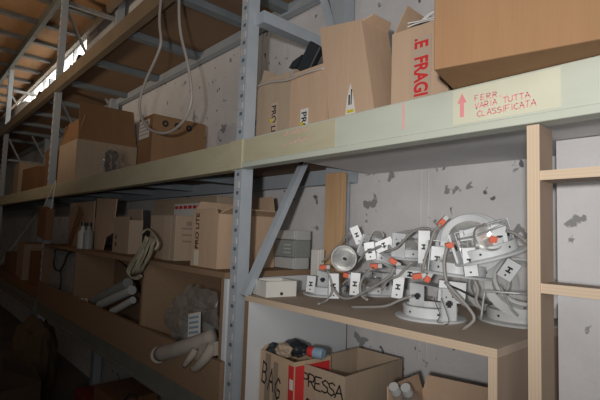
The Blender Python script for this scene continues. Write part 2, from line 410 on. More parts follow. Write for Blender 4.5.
f = RB(); f.box(-4.58, -1.5, 1.555, 1.6, -.79, -.68); f.build('beam', M['greybeam'], rack)
for z in (.31, 1.30):
    for x in (-1.9, -2.22, -2.9, -3.6, -4.3, -5.1, -5.8, -6.5, -7.2, -8.0):
        if z < 1 and x == -1.9: continue
        f = RB(); f.box(x-.03, x+.03, 1.03, 1.555, z-.03, z+.012); f.build('crossbar', M['steelx'], rack)
for x in (-1.2, -.5): f = RB(); f.box(x-.03, x+.03, 1.03, 1.555, 1.27, 1.312); f.build('crossbar', M['steel'], rack)
# beam end connectors over the front upright
f = RB(); f.box(-1.515, -1.43, .977, .9845, .250, .366); f.build('beam_connector', M['cream'], rack)
# masking tape and red handwriting
def bx_(px): return aY(px, 100, .984).x
f = RB(); f.box(-1.43, bx_(336), .9838, .9848, .274, .362); f.build('masking_tape', M['cream'], rack)
f = RB(); f.box(bx_(453), bx_(561), .9838, .9848, .277, .362); f.build('masking_tape', M['masking'], rack)
random.seed(3)
def hand(text, p0, p1, h, wgt, m_, wob=.05):
    a, b_ = aY(*p0, .9838), aY(*p1, .9838); L_ = (b_-a).length
    n = sum(.55 if c_ == 'I' else 1 for c_ in text)
    f = RB(); strokes(f, text, frame(a, b_-a, (0, 0, 1)), h, wgt, adv=L_/n/h, wob=wob); f.build('red_lettering', M[m_], rack)
hand('FERR..', (475, 101), (512, 94), .0125, .0022, 'redink')
hand('VARIA TUTTA', (475, 109), (531, 97), .0125, .0022, 'redink')
hand('CLASSIFICATA', (477, 117), (537, 105), .0135, .0022, 'redink')
a_ = aY(462, 117, .9838); x_, z_ = a_.x, a_.z
f = RB(); f.prism([(x_-.005, .9838, z_), (x_+.005, .9838, z_), (x_+.005, .9838, z_+.034), (x_+.012, .9838, z_+.034), (x_, .9838, z_+.058), (x_-.012, .9838, z_+.034), (x_-.005, .9838, z_+.034)], (0, -.0008, 0))
f.build('red_arrow', M['redink'], rack)
hand('nLnnInLn', (284, 136), (310, 129), .016, .0022, 'pinkink', .15)
hand('ninn/nnen', (284, 146), (316, 137), .018, .0022, 'pinkink', .15)
f = RB(); f.box(bx_(404)-.003, bx_(404)+.003, .983, .9838, .29, .362); f.build('red_line', M['pinkink'], rack)

# shelf decks lying on the beams
def board(name, label, x0, x1, y0, y1, z0, z1, m, cat='shelf board', bevel=0):
    o = MB().box(x0, x1, y0, y1, z0, z1).build(name, m, bevel=bevel); return tag(o, label, cat)
board('shelf_board', 'brown chipboard deck on the middle beams left of the front upright', -4.6, -1.46, 1.032, 1.6, .323, .362, M['chip_dark'])
board('shelf_board', 'chipboard deck on the middle beams right of the front upright, under the FRAGILE carton', -1.455, 1.9, 1.032, 1.6, .335, .366, M['chip_dark'])
board('shelf_board', 'dark chipboard deck on the middle beams at the far left end', -12, -4.61, 1.032, 1.6, .323, .362, M['chip_dark'])
board('shelf_board', 'brown chipboard deck of the top level seen from below, above the hanging hose', -4.6, -1.46, 1.032, 1.6, 1.313, 1.35, M['chip'])
board('shelf_board', 'brown chipboard deck of the top level seen from below, above the tall leaning carton', -1.455, 1.9, 1.032, 1.6, 1.313, 1.35, M['chip'])
board('shelf_board', 'dark chipboard deck of the top level at the far left end', -12, -4.61, 1.032, 1.6, 1.313, 1.35, M['chip'])
board('soffit_panel', 'grey panel fixed under the middle shelf above the pile of downlights', -1.30, 1.9, 1.036, 1.615, .290, .3085, M['soffit'], 'panel')

# mezzanine deck over the aisle (upper left)
mz = thing('mezzanine_deck', 'orange-brown board deck with dark joists high over the aisle at upper left', 'deck', (-6, 1.0, 2.2))
MO = Vector((-6, 1.0, 2.2))
class ZB(MB):
    def build(s, *a, **k):
        bmesh.ops.translate(s.bm, verts=s.bm.verts, vec=-MO); return MB.build(s, *a, **k)
ZB().box(-12, -3.4, -2.6, 1.46, 2.31, 2.34).build('deck_board', M['chip_orange'], mz)
f = ZB(); f.box(-12, -3.4, .985, 1.03, 2.20, 2.308); f.build('beam', M['greybeam'], mz)
f = ZB(); f.box(-12, -3.4, 1.42, 1.46, 2.22, 2.308); f.build('beam', M['brown_beam'], mz)
x = -3.75
while x > -11.5:
    f = ZB(); f.box(x-.035, x+.035, 1.035, 1.415, 2.265, 2.308); f.build('joist', M['steel_dark'], mz)
    f = ZB(); f.box(x-.035, x+.035, -2.5, .98, 2.265, 2.308); f.build('joist', M['steel_dark'], mz)
    x -= .62

# ------------------------------------------------------------------ left bay: cabinet of compartments under the rack's middle level
cab = thing('compartment_shelf', 'long brown chipboard compartment shelf with a raised front lip in the left bay', 'shelf unit', (-3.1, 1.0, -.68))
CO = Vector((-3.1, 1.0, -.68))
class CB(MB):
    def build(s, *a, **k):
        bmesh.ops.translate(s.bm, verts=s.bm.verts, vec=-CO); return MB.build(s, *a, **k)
f = CB(); f.box(-4.58, -1.545, 1.0, 1.5, -.192, -.168); f.build('top_board', [M['chip']], cab)
f = CB(); f.box(-4.58, -1.545, 1.0, 1.5, -.675, -.655); f.build('bottom_board', M['chip'], cab)
f = CB(); f.box(-4.58, -1.513, .978, .998, -.688, -.515); f.build('front_lip', M['chip'], cab)
f = CB(); f.box(-4.58, -1.57, 1.485, 1.5, -.655, -.192); f.build('back_panel', M['chip_dark'], cab)
for x in (-1.568, -2.36, -3.60, -4.58):
    f = CB(); f.box(x, x+.022, 1.0, 1.485, -.655, -.1925); f.build('divider', M['chip'], cab)
f = CB(); f.box(-1.545, -1.523, 1.0, 1.5, -.675, -.1925); f.build('divider', M['lam'], cab)

# ------------------------------------------------------------------ right bay: plywood bench, frame, wood post
bench = thing('plywood_bench', 'low plywood shelf unit with white inner side carrying the pile of downlights', 'shelf unit', (-.92, 1.0, -1.6))
BO = Vector((-.92, 1.0, -1.6))
class PB(MB):
    def build(s, *a, **k):
        bmesh.ops.translate(s.bm, verts=s.bm.verts, vec=-BO); return MB.build(s, *a, **k)
ZT = -.24
f = PB(); f.box(-1.395, -.437, 1.002, 1.56, ZT-.02, ZT); f.build('bench_top', M['plytop'], bench)
f = PB(); f.box(-1.395, -.437, 1.0, 1.002, ZT-.0205, ZT+.0002); f.build('edge_band', M['edgeZ'], bench)
f = PB(); f.box(-.457, -.437, 1.002, 1.56, -1.6, ZT-.0205); f.build('side_panel', M['ply'], bench)
f = PB(); f.box(-.457, -.437, 1.0, 1.0019, -1.6, ZT-.0207); f.build('edge_band', M['edgeX'], bench)
f = PB(); f.box(-1.395, -1.379, 1.002, 1.56, -1.6, ZT-.0205); f.build('side_panel', M['chip'], bench)
f = PB(); f.box(-1.379, -1.373, 1.002, 1.56, -1.6, ZT-.0205); o = f.build('white_lining', M['lam'], bench)
f = PB(); f.box(-1.395, -1.373, .999, 1.0018, -1.6, ZT-.0207); f.build('edge_band', M['chip'], bench)
f = PB(); f.box(-1.373, -.457, 1.02, 1.56, -.98, -.96); f.build('lower_shelf', M['ply'], bench)

fr = thing('plywood_stand', 'narrow plywood upright with two rails in front of the pale pier at the right', 'stand', (-.32, 1.0, -1.6))
FO = Vector((-.32, 1.0, -1.6))
class FB(MB):
    def build(s, *a, **k):
        bmesh.ops.translate(s.bm, verts=s.bm.verts, vec=-FO); return MB.build(s, *a, **k)
f = FB(); f.box(-.368, -.343, .992, 1.067, -1.6, .25); f.build('post', M['ply'], fr)
f = FB(); f.box(-.368, -.343, .989, .992, -1.6, .25); f.build('post_edge', M['edgeX'], fr)
for z in (.130, -.105):
    f = FB(); f.box(-.343, .6, .995, 1.06, z, z+.020); f.build('rail', M['ply'], fr)
    f = FB(); f.box(-.343, .6, .992, .995, z, z+.020); f.build('rail_edge', M['edgeZ'], fr)
f = FB(); f.box(.6, .625, .992, 1.067, -1.6, .25); f.build('post', M['ply'], fr)
board('wooden_post', 'orange pine board standing against the rear of the rack behind the downlights', -1.447, -1.34, 1.47, 1.50, -.2395, .288, M['wood'], 'post', .002)
# second strip of the pine post

# ------------------------------------------------------------------ cartons on the middle level, right bay
ZS = .3665
random.seed(11)
def prolite(o, y, xc, z0, up, s=.030, full=True, bandw=.05):
    """narrow strip of printed tape, text running vertically"""
    th = .0012
    H = .155 if full else .1
    patch('printed_tape', o, M['tapew'], xc-bandw/2, xc+bandw/2, y, z0, z0+H)
    if up:
        T = frame((xc+s*.38, y-th, z0+.008), (0, 0, 1), (-1, 0, 0))
    else:
        T = frame((xc-s*.38, y-th, z0+H-.008), (0, 0, -1), (1, 0, 0))
    font_mesh('printed_text', 'PRO\u00b7LITE', T, s*1.15, M['black'], o, bold=.0006, sx=.92)
b1 = carton('open cardboard box with black and yellow tape, leftmost right of the front upright', (-1.395, 1.2, ZS), 1, .225, .2, .245, M['card_grey'], {'f': (8, .03), 'b': (-10, .07), 'l': (-8, .09), 'r': (-20, .05)}, group=None)
th = .0012
def vtape(o, y, xc, ztop, H, m_, wd, text=None, s=.03, up=False):
    patch('printed_tape', o, M[m_], xc-wd/2, xc+wd/2, y, ztop-H, ztop)
    if text:
        T = frame((xc-s*.36, y-th, ztop-.01), (0, 0, -1), (1, 0, 0)) if not up else frame((xc+s*.36, y-th, ztop-H+.008), (0, 0, 1), (-1, 0, 0))
        font_mesh('printed_text', text, T, s, M['black'], o, bold=.0007)
vtape(b1, -.1, .005, .165, .165, 'tape', .036, 'PRO LITE', .038)
patch('yellow_mark', b1, M['yellow'], -.016, 0, -.1012, .085, .10)
b2 = carton('cardboard box with PRO print on torn tape, left of the tall leaning box', (-1.19, 1.2, ZS), 0, .20, .2, .235, M['card'], {'f': (4, .02), 'b': (-40, .08), 'r': (-30, .06)})
vtape(b2, -.1, -.015, .105, .105, 'paper', .042, 'PRO', .040)
patch('yellow_mark', b2, M['yellow'], -.034, -.018, -.1012, .02, .055)
# tall leaning carton
b3 = thing('cardboard_box', 'tall narrow cardboard box leaning to the left, tallest in the row, beside the FRAGILE carton', 'box', (-.965, 1.175, ZS))
t4 = .004
def ring_(x0, x1, xt0, xt1, z0, z1, y0, y1, T4=t4):
    mb.hexa([(x0, y0, 0), (x1, y0, 0), (x1, y1, 0), (x0, y1, 0)], [(xt0, y0, z0), (xt1, y0, z1), (xt1, y1, z1), (xt0, y1, z0)])
mb = MB(); ring_(-.10, .10, -.172, .030, .398, .362, -.075, -.071); ring_(-.10, .10, -.172, .030, .398, .362, .071, .075)
ring_(-.10, -.096, -.172, -.168, .398, .398, -.071, .071); ring_(.096, .10, .026, .030, .362, .362, -.071, .071)
mb.build('carton_body', M['card'], b3)
mb = MB(); mb.prism([(0, -.07, 0), (0, .07, 0), (.03, .05, .022), (.03, -.05, .018)], (0, 0, .004)); mb.build('flap', M['card'], b3, loc=(.030, 0, .358))
mb = MB(); mb.prism([(-.168, 0, .396), (.024, 0, .362), (.02, -.055, .368), (-.163, -.055, .404)], (0, 0, .004)); mb.build('flap', M['card'], b3, loc=(0, .072, 0))
mb = MB(); mb.prism([(-.036, -.0762, .001), (.02, -.0762, .001), (.004, -.0762, .09), (-.012, -.0762, .15), (-.026, -.0762, .10)], (0, .001, 0)); mb.build('torn_tape', M['paper'], b3)
mb = MB()
for zz in (.018, .033, .048): mb.box(-.024, .006, -.0772, -.0762, zz, zz+.010)
mb.build('yellow_mark', M['yellow'], b3)
mb = MB(); mb.box(-.018, -.012, -.0772, -.0762, .075, .11); mb.box(-.008, -.004, -.0772, -.0762, .075, .128); mb.build('small_print', M['black'], b3)
# FRAGILE carton, open, slightly turned
b4 = carton('open cardboard box with red FRAGILE tape holding white wires, behind the big carton', (-.715, 1.225, ZS), 3, .186, .26, .262, M['card'], {'l': (-22, .10)})
mb = MB(); mb.box(-.021, .041, -.1325, -.1305, .0, .225); mb.build('packing_tape', M['tape'], b4)
font_mesh('printed_text', '.E  FRAGI', frame((-.011, -.1325, .222), (0, 0, -1), (1, 0, 0)), .060, M['red'], b4, bold=.002, sx=.74)
# loose flap piece sticking up between b3 and b4
mb = MB(); mb.prism([(0, 0, 0), (.10, 0, 0), (.10, 0, .26), (.03, 0, .33), (0, 0, .30)], (0, .004, 0))
o = mb.build('cardboard_sheet', M['card_grey']); o.location = (-1.10, 1.43, ZS); o.rotation_euler = (0, 0, R(12)); tag(o, 'grey torn cardboard sheet standing behind the tall leaning box', 'cardboard sheet')
# big carton overhanging the beam
bb = carton('big plain orange-brown cardboard box overhanging the beam at the top right', (0, 0, .369), 13, .62, .40, .42, M['card_orange'])
c, s_ = math.cos(R(13)), math.sin(R(13)); near = Vector((-.507, .842))
bb.location.x = near.x+(.31*c-.20*s_); bb.location.y = near.y+(.31*s_+.20*c)
# white wires coming out of the FRAGILE carton
for i, pts in enumerate(([(395, 36), (398, 28), (405, 24), (420, 21), (440, 16)], [(396, 34), (402, 30), (415, 24), (430, 20), (445, 17)], [(424, 20), (431, 14), (440, 8), (450, 5)], [(418, 24), (430, 13), (438, 11), (452, 9)], [(440, 18), (430, 16), (424, 19), (412, 26)])):
    mb = MB(); mb.tube([aY(x, y, 1.125+.012*i+.008*j) for j, (x, y) in enumerate(pts)], .0025, 6)
    tag(mb.build('white_wire', M['cable_light'], smooth='all'), ['white wire with its end bent down at the left corner of the FRAGILE carton', 'white wire running low along the rim of the FRAGILE carton', 'white wire rising steeply to the big carton from the FRAGILE carton', 'white wire standing highest in the middle above the FRAGILE carton', 'short white wire curling back down into the FRAGILE carton'][i], 'wire', 'white wires over the FRAGILE carton')
# black device in box 2
t = thing('black_tool', 'black angular plastic case poking out of the box left of the tall carton', 'tool', aY(309, 55, 1.25), (R(10), R(35), R(20)))
mb = MB(); mb.box(-.016, .05, -.02, .02, -.075, .055); mb.build('case', M['blackp'], t, bevel=.006)
mb = MB(); mb.prism([(-.02, -.018, -.07), (-.055, -.018, -.09), (-.05, -.018, -.055), (-.02, -.018, -.01)], (0, .036, 0)); mb.build('handle', M['blackp'], t)
# cable over boxes
mb = MB(); mb.tube([aY(241, 92, 1.07), aY(255, 87, 1.085), aY(270, 82, 1.09), aY(287, 80, 1.09), aY(300, 75, 1.09), aY(312, 71, 1.09), aY(324, 68, 1.10)], .0045, 6)
tag(mb.build('cable', M['hose'], smooth='all'), 'thin brown cable running over the rims of the two boxes beside the upright', 'cable')

# ------------------------------------------------------------------ middle level, left bay
b5 = carton('brown cardboard box with a white shipping label and small black symbols behind the hanging hose', (-2.665, 1.275, ZS-.004), 0, .21, .36, .335, M['card_orange'])
patch('shipping_label', b5, M['paper'], -.095, .055, -.18, .20, .315)
for k in range(4): patch('label_print', b5, M['cardprint'], -.085, .045, -.1812, .222+.024*k, .226+.024*k)
for k in range(3):
    MB().lathe([(.008, 0), (.021, 0), (.021, .001), (.008, .001)], 12, frame((.1051, -.10+.08*k, .29), (0, 1, 0), (0, 0, 1)), closed=True).build('handling_symbol', M['black'], b5)
b6 = carton('large dark brown cardboard box with its lid flap raised, left of the labelled box', (-4.17, 1.285, ZS-.004), 0, .54, .50, .36, M['card_grey'], {'r': (-14, .34), 'f': (-15, .22), 'l': (-20, .2)}, fm=M['card_orange'])
patch('packing_tape', b6, M['tape'], .10, .14, .27, .0, .19, side='r')
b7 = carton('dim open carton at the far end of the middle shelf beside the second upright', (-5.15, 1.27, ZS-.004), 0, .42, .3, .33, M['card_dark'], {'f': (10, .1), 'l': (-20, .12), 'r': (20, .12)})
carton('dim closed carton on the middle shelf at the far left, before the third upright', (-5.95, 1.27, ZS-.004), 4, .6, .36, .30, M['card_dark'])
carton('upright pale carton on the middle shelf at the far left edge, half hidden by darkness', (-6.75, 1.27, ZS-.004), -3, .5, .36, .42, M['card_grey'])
# crumpled plastic bags
def blob(name, mats, c, rad, seed, amp=.15, parent=None, sub=4, sx=1, sy=1, sz=1, flat=True, freq=2.0):
    from mathutils import noise as nz
    bm = bmesh.new(); bmesh.ops.create_icosphere(bm, subdivisions=sub, radius=1)
    for v in bm.verts:
        d = v.co.normalized(); n = nz.turbulence(d*freq+Vector((seed*3.1, seed, -seed)), 4, False)
        r_ = 1+amp*(n-.6)*2
        v.co = Vector((d.x*sx, d.y*sy, d.z*sz))*rad*r_
        if flat and v.co.z < -sz*rad*.7: v.co.z = -sz*rad*.7
    bmesh.ops.recalc_face_normals(bm, faces=bm.faces)
    me = bpy.data.meshes.new(name); bm.to_mesh(me); bm.free()
    for m_ in mats: me.materials.append(m_)
    for p in me.polygons: p.use_smooth = False
    o = bpy.data.objects.new(name, me); col.objects.link(o)
    o.location = c
    if parent: o.parent = parent
    return o
def coil_pts(c, r, turns, jit, axis='y', n=14):
    P = []
    for i in range(int(turns*n)+1):
        a = 2*PI*i/n; rr = r*(1+random.uniform(-jit, jit)); d = random.uniform(-jit, jit)*r
        P.append(Vector(c)+(Vector((math.cos(a)*rr, d, math.sin(a)*rr)) if axis == 'y' else Vector((math.cos(a)*rr, math.sin(a)*rr, abs(d)))))
    return P
bagc = Vector((-3.30, 1.11, .50))
t = thing('cable_bag', 'clear plastic bag of coiled black cable on the middle shelf', 'bag', (bagc.x, bagc.y, ZS-.004))
blob('plastic_film', [M['film']], (0, 0, .11), .13, 1, .22, t, 4, 1.7, .5, .9)
random.seed(5); MB().tube(coil_pts((0, 0, .115), .08, 5, .22), .007, 6, 2).build('cable_coil', M['cable_dark'], t, smooth='all')

# hanging hose loop
H = [(166, -30, 1.01), (161, 0, .965), (159.5, 22, .955), (161, 42, .955), (156, 58, .955), (146, 80, .955), (140, 100, .955), (141, 116, .955), (148, 128, .955), (160, 133, .96), (172, 131, .97), (184, 120, .97), (191, 103, .97), (191, 85, .97), (187, 60, .97), (181, 35, .97), (179, 10, .97), (180, -30, 1.0)]
mb = MB(); mb.tube([aY(x, y, Y_) for x, y, Y_ in H], .0075, 8)
tag(mb.build('grey_hose', M['hose'], smooth='all'), 'grey hose hanging in a long loop in front of the labelled carton', 'hose')

# ------------------------------------------------------------------ on the compartment shelf's top board
ZB0 = -.1678
b8 = carton('cardboard box with raised flaps and black PRO print, just left of the front upright', (-1.81, 1.215, ZB0), 0, .235, .33, .245, M['card'], {'f': (14, .02), 'r': (72, .07), 'b': (-4, .10), 'l': (-30, .07)})
patch('printed_tape', b8, M['tapew'], -.085, -.045, -.165, .005, .075); 
font_mesh('printed_text', 'PRO LITE', frame((-.050, -.1662, .080), (0, 0, 1), (-1, 0, 0)), .042, M['black'], b8, bold=.0007)
b9 = carton('plain square cardboard box with faint grey print beside the box with raised flaps', (-2.36, 1.185, ZB0), 0, .32, .17, .245, M['card_grey'])
mb = MB()
for k, z in enumerate((.17, .135, .10)):
    mb.box(.1601, .1612, -.05+.005*k, .04-.01*k, z, z+.010)
mb.box(.1601, .1612, -.02, .01, .19, .215)
mb.build('faint_print', M['cardprint'], b9)
patch('packing_tape', b9, M['tape'], .02, .11, -.085, .0, .24)
b10 = carton('taller brown carton standing behind, with a red and white label near its top', (-2.62, 1.41, ZB0), 0, .85, .13, .37, M['card_grey'])
patch('printed_label', b10, M['paper'], -.10, .26, -.065, .25, .335)
mb = MB()
for k in range(6): mb.box(-.09+.06*k, -.045+.06*k, -.0672, -.0662, .302, .322)
mb.build('red_print', M['red'], b10)
b11 = carton('small open carton with a flap folded out to the left, third from the upright', (-2.995, 1.15, ZB0), 0, .28, .09, .22, M['card_grey'], {'l': (78, .16), 'b': (0, .08), 'f': (-5, .02)})
mb = MB(); mb.box(-.09, -.07, -.0462, -.045, .04, .07); mb.box(-.09, -.07, -.0462, -.045, .09, .12); mb.build('small_print', M['hole'], b11)
def sheet(label, x0, x1, y, z0, h, m, rz=0, cut=None, tilt=0, name='cardboard_sheet'):
    w_ = x1-x0
    pts = cut or [(0, 0, 0), (w_, 0, 0), (w_, 0, h), (0, 0, h)]
    o = MB().prism(pts, (0, .006, 0)).build(name, m); o.location = (x0, y, z0); o.rotation_euler = (R(tilt), 0, R(rz)); return tag(o, label, 'cardboard sheet')
sheet('tall pale cardboard sheet standing upright with a notch cut from its lower corner', -3.57, -3.15, 1.12, ZB0, .38, M['card'], 0, [(0, 0, 0), (.20, 0, 0), (.24, 0, .09), (.38, 0, .13), (.42, 0, .37), (0, 0, .39)])
sheet('brown cardboard sheet standing left of the notched one', -4.28, -3.62, 1.12, ZB0, .37, M['card'], 0)
sheet('dark brown panel leaning over bottles in front of the left cardboard sheet', -4.12, -3.74, 1.07, ZB0, .30, M['card_dark'], 0, [(0, 0, 0), (.06, 0, 0), (.36, 0, .27), (.28, 0, .33)])
for i, (px, m_) in enumerate(((88, 'greyp_l'), (91, 'greyp'))):
    p = aY(px-6, 244, 1.05)
    t = thing('spray_bottle', ['pale grey bottle standing before the notched sheet', 'darker grey bottle beside the pale bottle before the notched sheet'][i], 'bottle', (p.x, p.y+.02*i, ZB0))
    MB().lathe([(0, 0), (.035, 0), (.035, .12), (.014, .15), (.014, .17), (0, .17)], 16).build('bottle_body', M[m_], t, smooth=True)
    MB().lathe([(0, .17), (.018, .17), (.018, .20), (0, .20)], 12).build('cap', M['blackp'], t)
# small hanging block at far left
t = thing('hanging_box', 'small dark brown box hanging beside the second upright', 'box', aY(44, 238, .93))
t.rotation_euler = (0, R(6), 0)
MB().box(-.14, .14, -.03, .03, 0, .26).build('carton_body', M['card_dark'], t, bevel=.004)
MB().tube([(-.13, 0, .255), (-.05, .03, .42), (0, .045, .50), (.05, .03, .42), (.13, 0, .255)], .004, 6).build('cord', M['cable_light'], t)
# twine bundle hanging over the front of the board
t = thing('twine_bundle', 'bundle of pale twine looped over the edge of the compartment shelf', 'twine', aY(142, 275, .965)); to = t.location.copy()
random.seed(9)
for k in range(15):
    u = k/14
    top = aY(146+u*10, 236+u*3, .985); mid = aY(141+u*9, 256, .96); low = aY(129+u*12, 276-2*u+random.uniform(-1, 1), .965)
    mb = MB(); mb.tube([top-to, mid-to+Vector((0, random.uniform(-.01, .008), 0)), low-to], .0045, 5); o = mb.build('strand', M['twine'], t, smooth='all')
for k in range(5):
    P = [aY(x+k*.5, y+k*.5, .972-.004*k)-to for x, y in ((146, 236), (142, 246), (134, 258), (129, 266), (127, 272), (130, 276), (136, 277), (140, 274))]
    MB().tube(P, .005, 5).build('strand', M['twine'], t, smooth='all')
MB().tube([aY(141, 234, 1.0)-to, aY(148, 229, 1.02)-to, aY(155, 236, .99)-to, aY(158, 244, .98)-to, aY(155, 250, .975)-to], .007, 6).build('knot', M['twine'], t, smooth='all')

# compartments contents
ZF = -.6545
t = thing('plastic_bag', 'large crumpled clear bag with a printed label in the right compartment', 'bag', (-2.02, 1.14, ZF))
blob('plastic_film', [M['film']], (0, 0, .165), .215, 3, .16, t, 4, 1.35, .45, 1.0)
blob('bag_contents', [M['greyp']], (.05, 0, .11), .13, 5, .14, t, 3, 1.5, .45, 1.0)
mb = MB(); mb.box(-.05, .06, -.003, 0, -.075, .075); o = mb.build('printed_label', M['paper'], t); o.location = (.185, -.105, .20); o.rotation_euler = (R(-6), R(-14), 0)
mb = MB()
for k in range(6): mb.box(-.04, .05, -.0045, -.0031, -.06+.022*k, -.05+.022*k)
o = mb.build('label_print', M['blue'], t); o.location = (.185, -.105, .20); o.rotation_euler = (R(-6), R(-14), 0)
# glove / rolled cloth on the lip
t = thing('rolled_cloth', 'beige rolled work cloth hanging over the front lip of the compartment', 'cloth', aY(165, 362, .97)); to = t.location.copy()
P = [aY(160, 354, .975), aY(185, 347, .985), aY(214, 336, 1.03)]
mb = MB()
mb.tube([p-to for p in P], .036, 14, 4, lambda u: 1-.12*u)
mb.build('roll', M['cloth'], t, smooth='all')
MB().lathe([(.02, 0), (.036, .0), (.04, .012), (.02, .010)], 16, frame(aY(158.5, 355, .968)-to, (.3, .1, -.9), (.2, .9, .1)), closed=True).build('roll_end', M['cloth'], t, smooth='all')
mb = MB()
mb.tube([aY(196, 350, .985)-to, aY(190, 358, .963)-to, aY(184, 366, .958)-to], .020, 8, 3, lambda u: 1-.5*u)
mb.build('hanging_fold', M['cloth'], t, smooth='all')
MB().tube([aY(213, 346, .985)-to, aY(206, 357, .962)-to, aY(197, 367, .957)-to, aY(193, 368, .957)-to], .026, 8, 3, lambda u: 1-.45*u).build('hanging_fold', M['cloth'], t, smooth='all')
MB().prism([aY(200, 345, .968)-to, aY(214, 342, .975)-to, aY(214, 356, .972)-to, aY(196, 360, .965)-to], (0, .02, 0)).build('hanging_fold', M['cloth'], t)
# ducts and papers in the middle compartment
random.seed(2)
for i, (a, b_, r_, m_, lab) in enumerate((((96, 300), (128, 283), .035, 'greyp', 'thick dim grey duct lying behind the paper tubes in the left compartment'), ((100, 305), (132, 290), .030, 'greyp_l', 'pale paper tube lying in front of the grey duct'), ((112, 312), (133, 300), .022, 'greyp_l', 'short grey tube lowest in the left compartment'))):
    p0 = aY(*a, 1.12-.03*i); p1 = aY(*b_, 1.16-.03*i)
    tag(MB().tube([p0, p1], r_, 14, 0).build('tube', M[m_], smooth=True), lab, 'tube')
for i, (px, py, m_) in enumerate(((124, 313, 'paper'), (84, 293, 'paper'), (100, 300, 'paper'))):
    p = aY(px, py, 1.06); o = blob('crumpled_paper', [M[m_]], (p.x, p.y, ZF+.06+.03*(i == 1)), .055, 20+i, .25, None, 3, 1.6, .8, .8)
    tag(o, ['crumpled white paper at the right end of the left compartment', 'crumpled white paper at the left end of the left compartment', 'crumpled white paper below the paper tube'][i], 'paper')
t = sheet('brown cardboard sheet leaning diagonally in the left compartment', -3.5, -2.7, 1.26, ZF, .3, M['chip'], 0, [(0, 0, 0), (.95, 0, 0), (.55, 0, .17), (.25, 0, .36), (0, 0, .42)])
# grey electrical cabinet, with cable
t = thing('electrical_cabinet', 'blue-grey metal cabinet with a looped black cable in the far compartment', 'cabinet', (-4.08, 1.15, ZF))
MB().box(-.45, .40, -.08, .12, 0, .44).build('cabinet_body', M['galv'], t, bevel=.004)
MB().box(-.42, .37, -.09, -.0805, .03, .41).build('door', M['galv'], t)
random.seed(3)
MB().tube([(-.30, -.10, .44), (-.27, -.11, .30), (-.10, -.11, .27), (.05, -.11, .34), (.12, -.11, .42), (.28, -.105, .46)], .008, 6).build('cable', M['cable_dark'], t, smooth='all')
MB().tube([(-.05, -.11, .28), (.0, -.11, .18), (-.05, -.11, .09), (.08, -.11, .05), (.2, -.11, .08)], .007, 6).build('cable', M['cable_dark'], t, smooth='all')
# lower back things beyond second upright
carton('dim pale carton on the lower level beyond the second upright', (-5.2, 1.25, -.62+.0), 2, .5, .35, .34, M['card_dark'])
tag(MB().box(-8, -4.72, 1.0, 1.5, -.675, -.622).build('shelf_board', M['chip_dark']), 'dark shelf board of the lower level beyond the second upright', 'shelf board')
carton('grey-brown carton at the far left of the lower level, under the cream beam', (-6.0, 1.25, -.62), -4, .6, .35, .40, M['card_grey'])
t = thing('cable_box', 'small dark crate at the left frame edge on the lower level', 'crate', (-6.9, 1.25, -.62)); MB().box(-.2, .2, -.15, .15, 0, .25).build('crate_body', M['card_dark'], t)

# ------------------------------------------------------------------ floor under the rack
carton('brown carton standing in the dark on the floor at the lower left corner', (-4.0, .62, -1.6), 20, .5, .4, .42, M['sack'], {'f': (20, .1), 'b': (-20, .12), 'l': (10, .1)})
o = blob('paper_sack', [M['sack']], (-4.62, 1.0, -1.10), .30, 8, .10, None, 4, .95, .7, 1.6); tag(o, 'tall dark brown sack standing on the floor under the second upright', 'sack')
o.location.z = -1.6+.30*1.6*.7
t = thing('red_crate', 'red plastic crate in the dark under the low beam', 'crate', (-3.9, 1.33, -1.6))
MB().box(-.22, .22, -.12, .12, 0, .22).build('crate_body', M['darkred'], t, bevel=.01)
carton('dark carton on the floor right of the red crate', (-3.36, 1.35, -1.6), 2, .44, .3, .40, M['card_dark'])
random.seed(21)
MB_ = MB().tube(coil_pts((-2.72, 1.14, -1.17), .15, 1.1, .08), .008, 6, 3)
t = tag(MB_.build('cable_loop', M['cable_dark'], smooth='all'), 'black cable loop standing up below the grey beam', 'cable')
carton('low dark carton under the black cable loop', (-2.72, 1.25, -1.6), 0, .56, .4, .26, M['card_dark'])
# white canister at the slit, and dark things on the top level
t = thing('white_canister', 'white canister on the top level in front of the daylight strip', 'canister', (-6.55, 1.12, 1.352))
MB().lathe([(0, 0), (.12, 0), (.125, .14), (.09, .20), (.04, .235), (0, .235)], 20).build('canister_body', M['enamel'], t, smooth=True)
for i, (x, h, lab) in enumerate(((-4.22, .20, 'dark metal bracket nearest the right end of the daylight strip on the top level'), (-4.47, .17, 'dark metal bracket just right of the second upright on the top level'), (-5.75, .20, 'dark metal bracket left of the second upright on the top level'))):
    t = thing('metal_bracket', lab, 'bracket', (x, 1.08, 1.352))
    MB().prism([(-.1, 0, 0), (.12, 0, 0), (.08, 0, h*.5), (.02, 0, h*.45), (-.02, 0, h), (-.07, 0, h*.8)], (0, .05, 0)).build('bracket_body', M['hole'], t)

# ------------------------------------------------------------------ right bay back: cartons and grey boxes
def ebox(label, x0, x1, y0, y1, z0, z1, m, name='electrical_box'):
    t = thing(name, label, 'electrical box', ((x0+x1)/2, (y0+y1)/2, z0)); w_, d_, h_ = (x1-x0)/2, (y1-y0)/2, z1-z0
    MB().box(-w_, w_, -d_+.012, d_, 0, h_).build('box_body', M[m], t, bevel=.003)
    MB().box(-w_-.001, w_+.001, -d_, -d_+.0115, .002, h_-.002).build('lid', M[m], t, bevel=.003)
    return t
ea = ebox('lowest pale grey electrical box behind the brace', -1.685, -1.55, 1.375, 1.478, -.1675, -.113, 'greyp_l')
eb = ebox('dark grey electrical box in the middle of the stack behind the brace', -1.685, -1.545, 1.37, 1.48, -.1125, -.030, 'greyp')
ec = ebox('top pale grey electrical box of the stack behind the brace', -1.685, -1.545, 1.372, 1.48, -.0295, .016, 'greyp_l')
mb = MB()
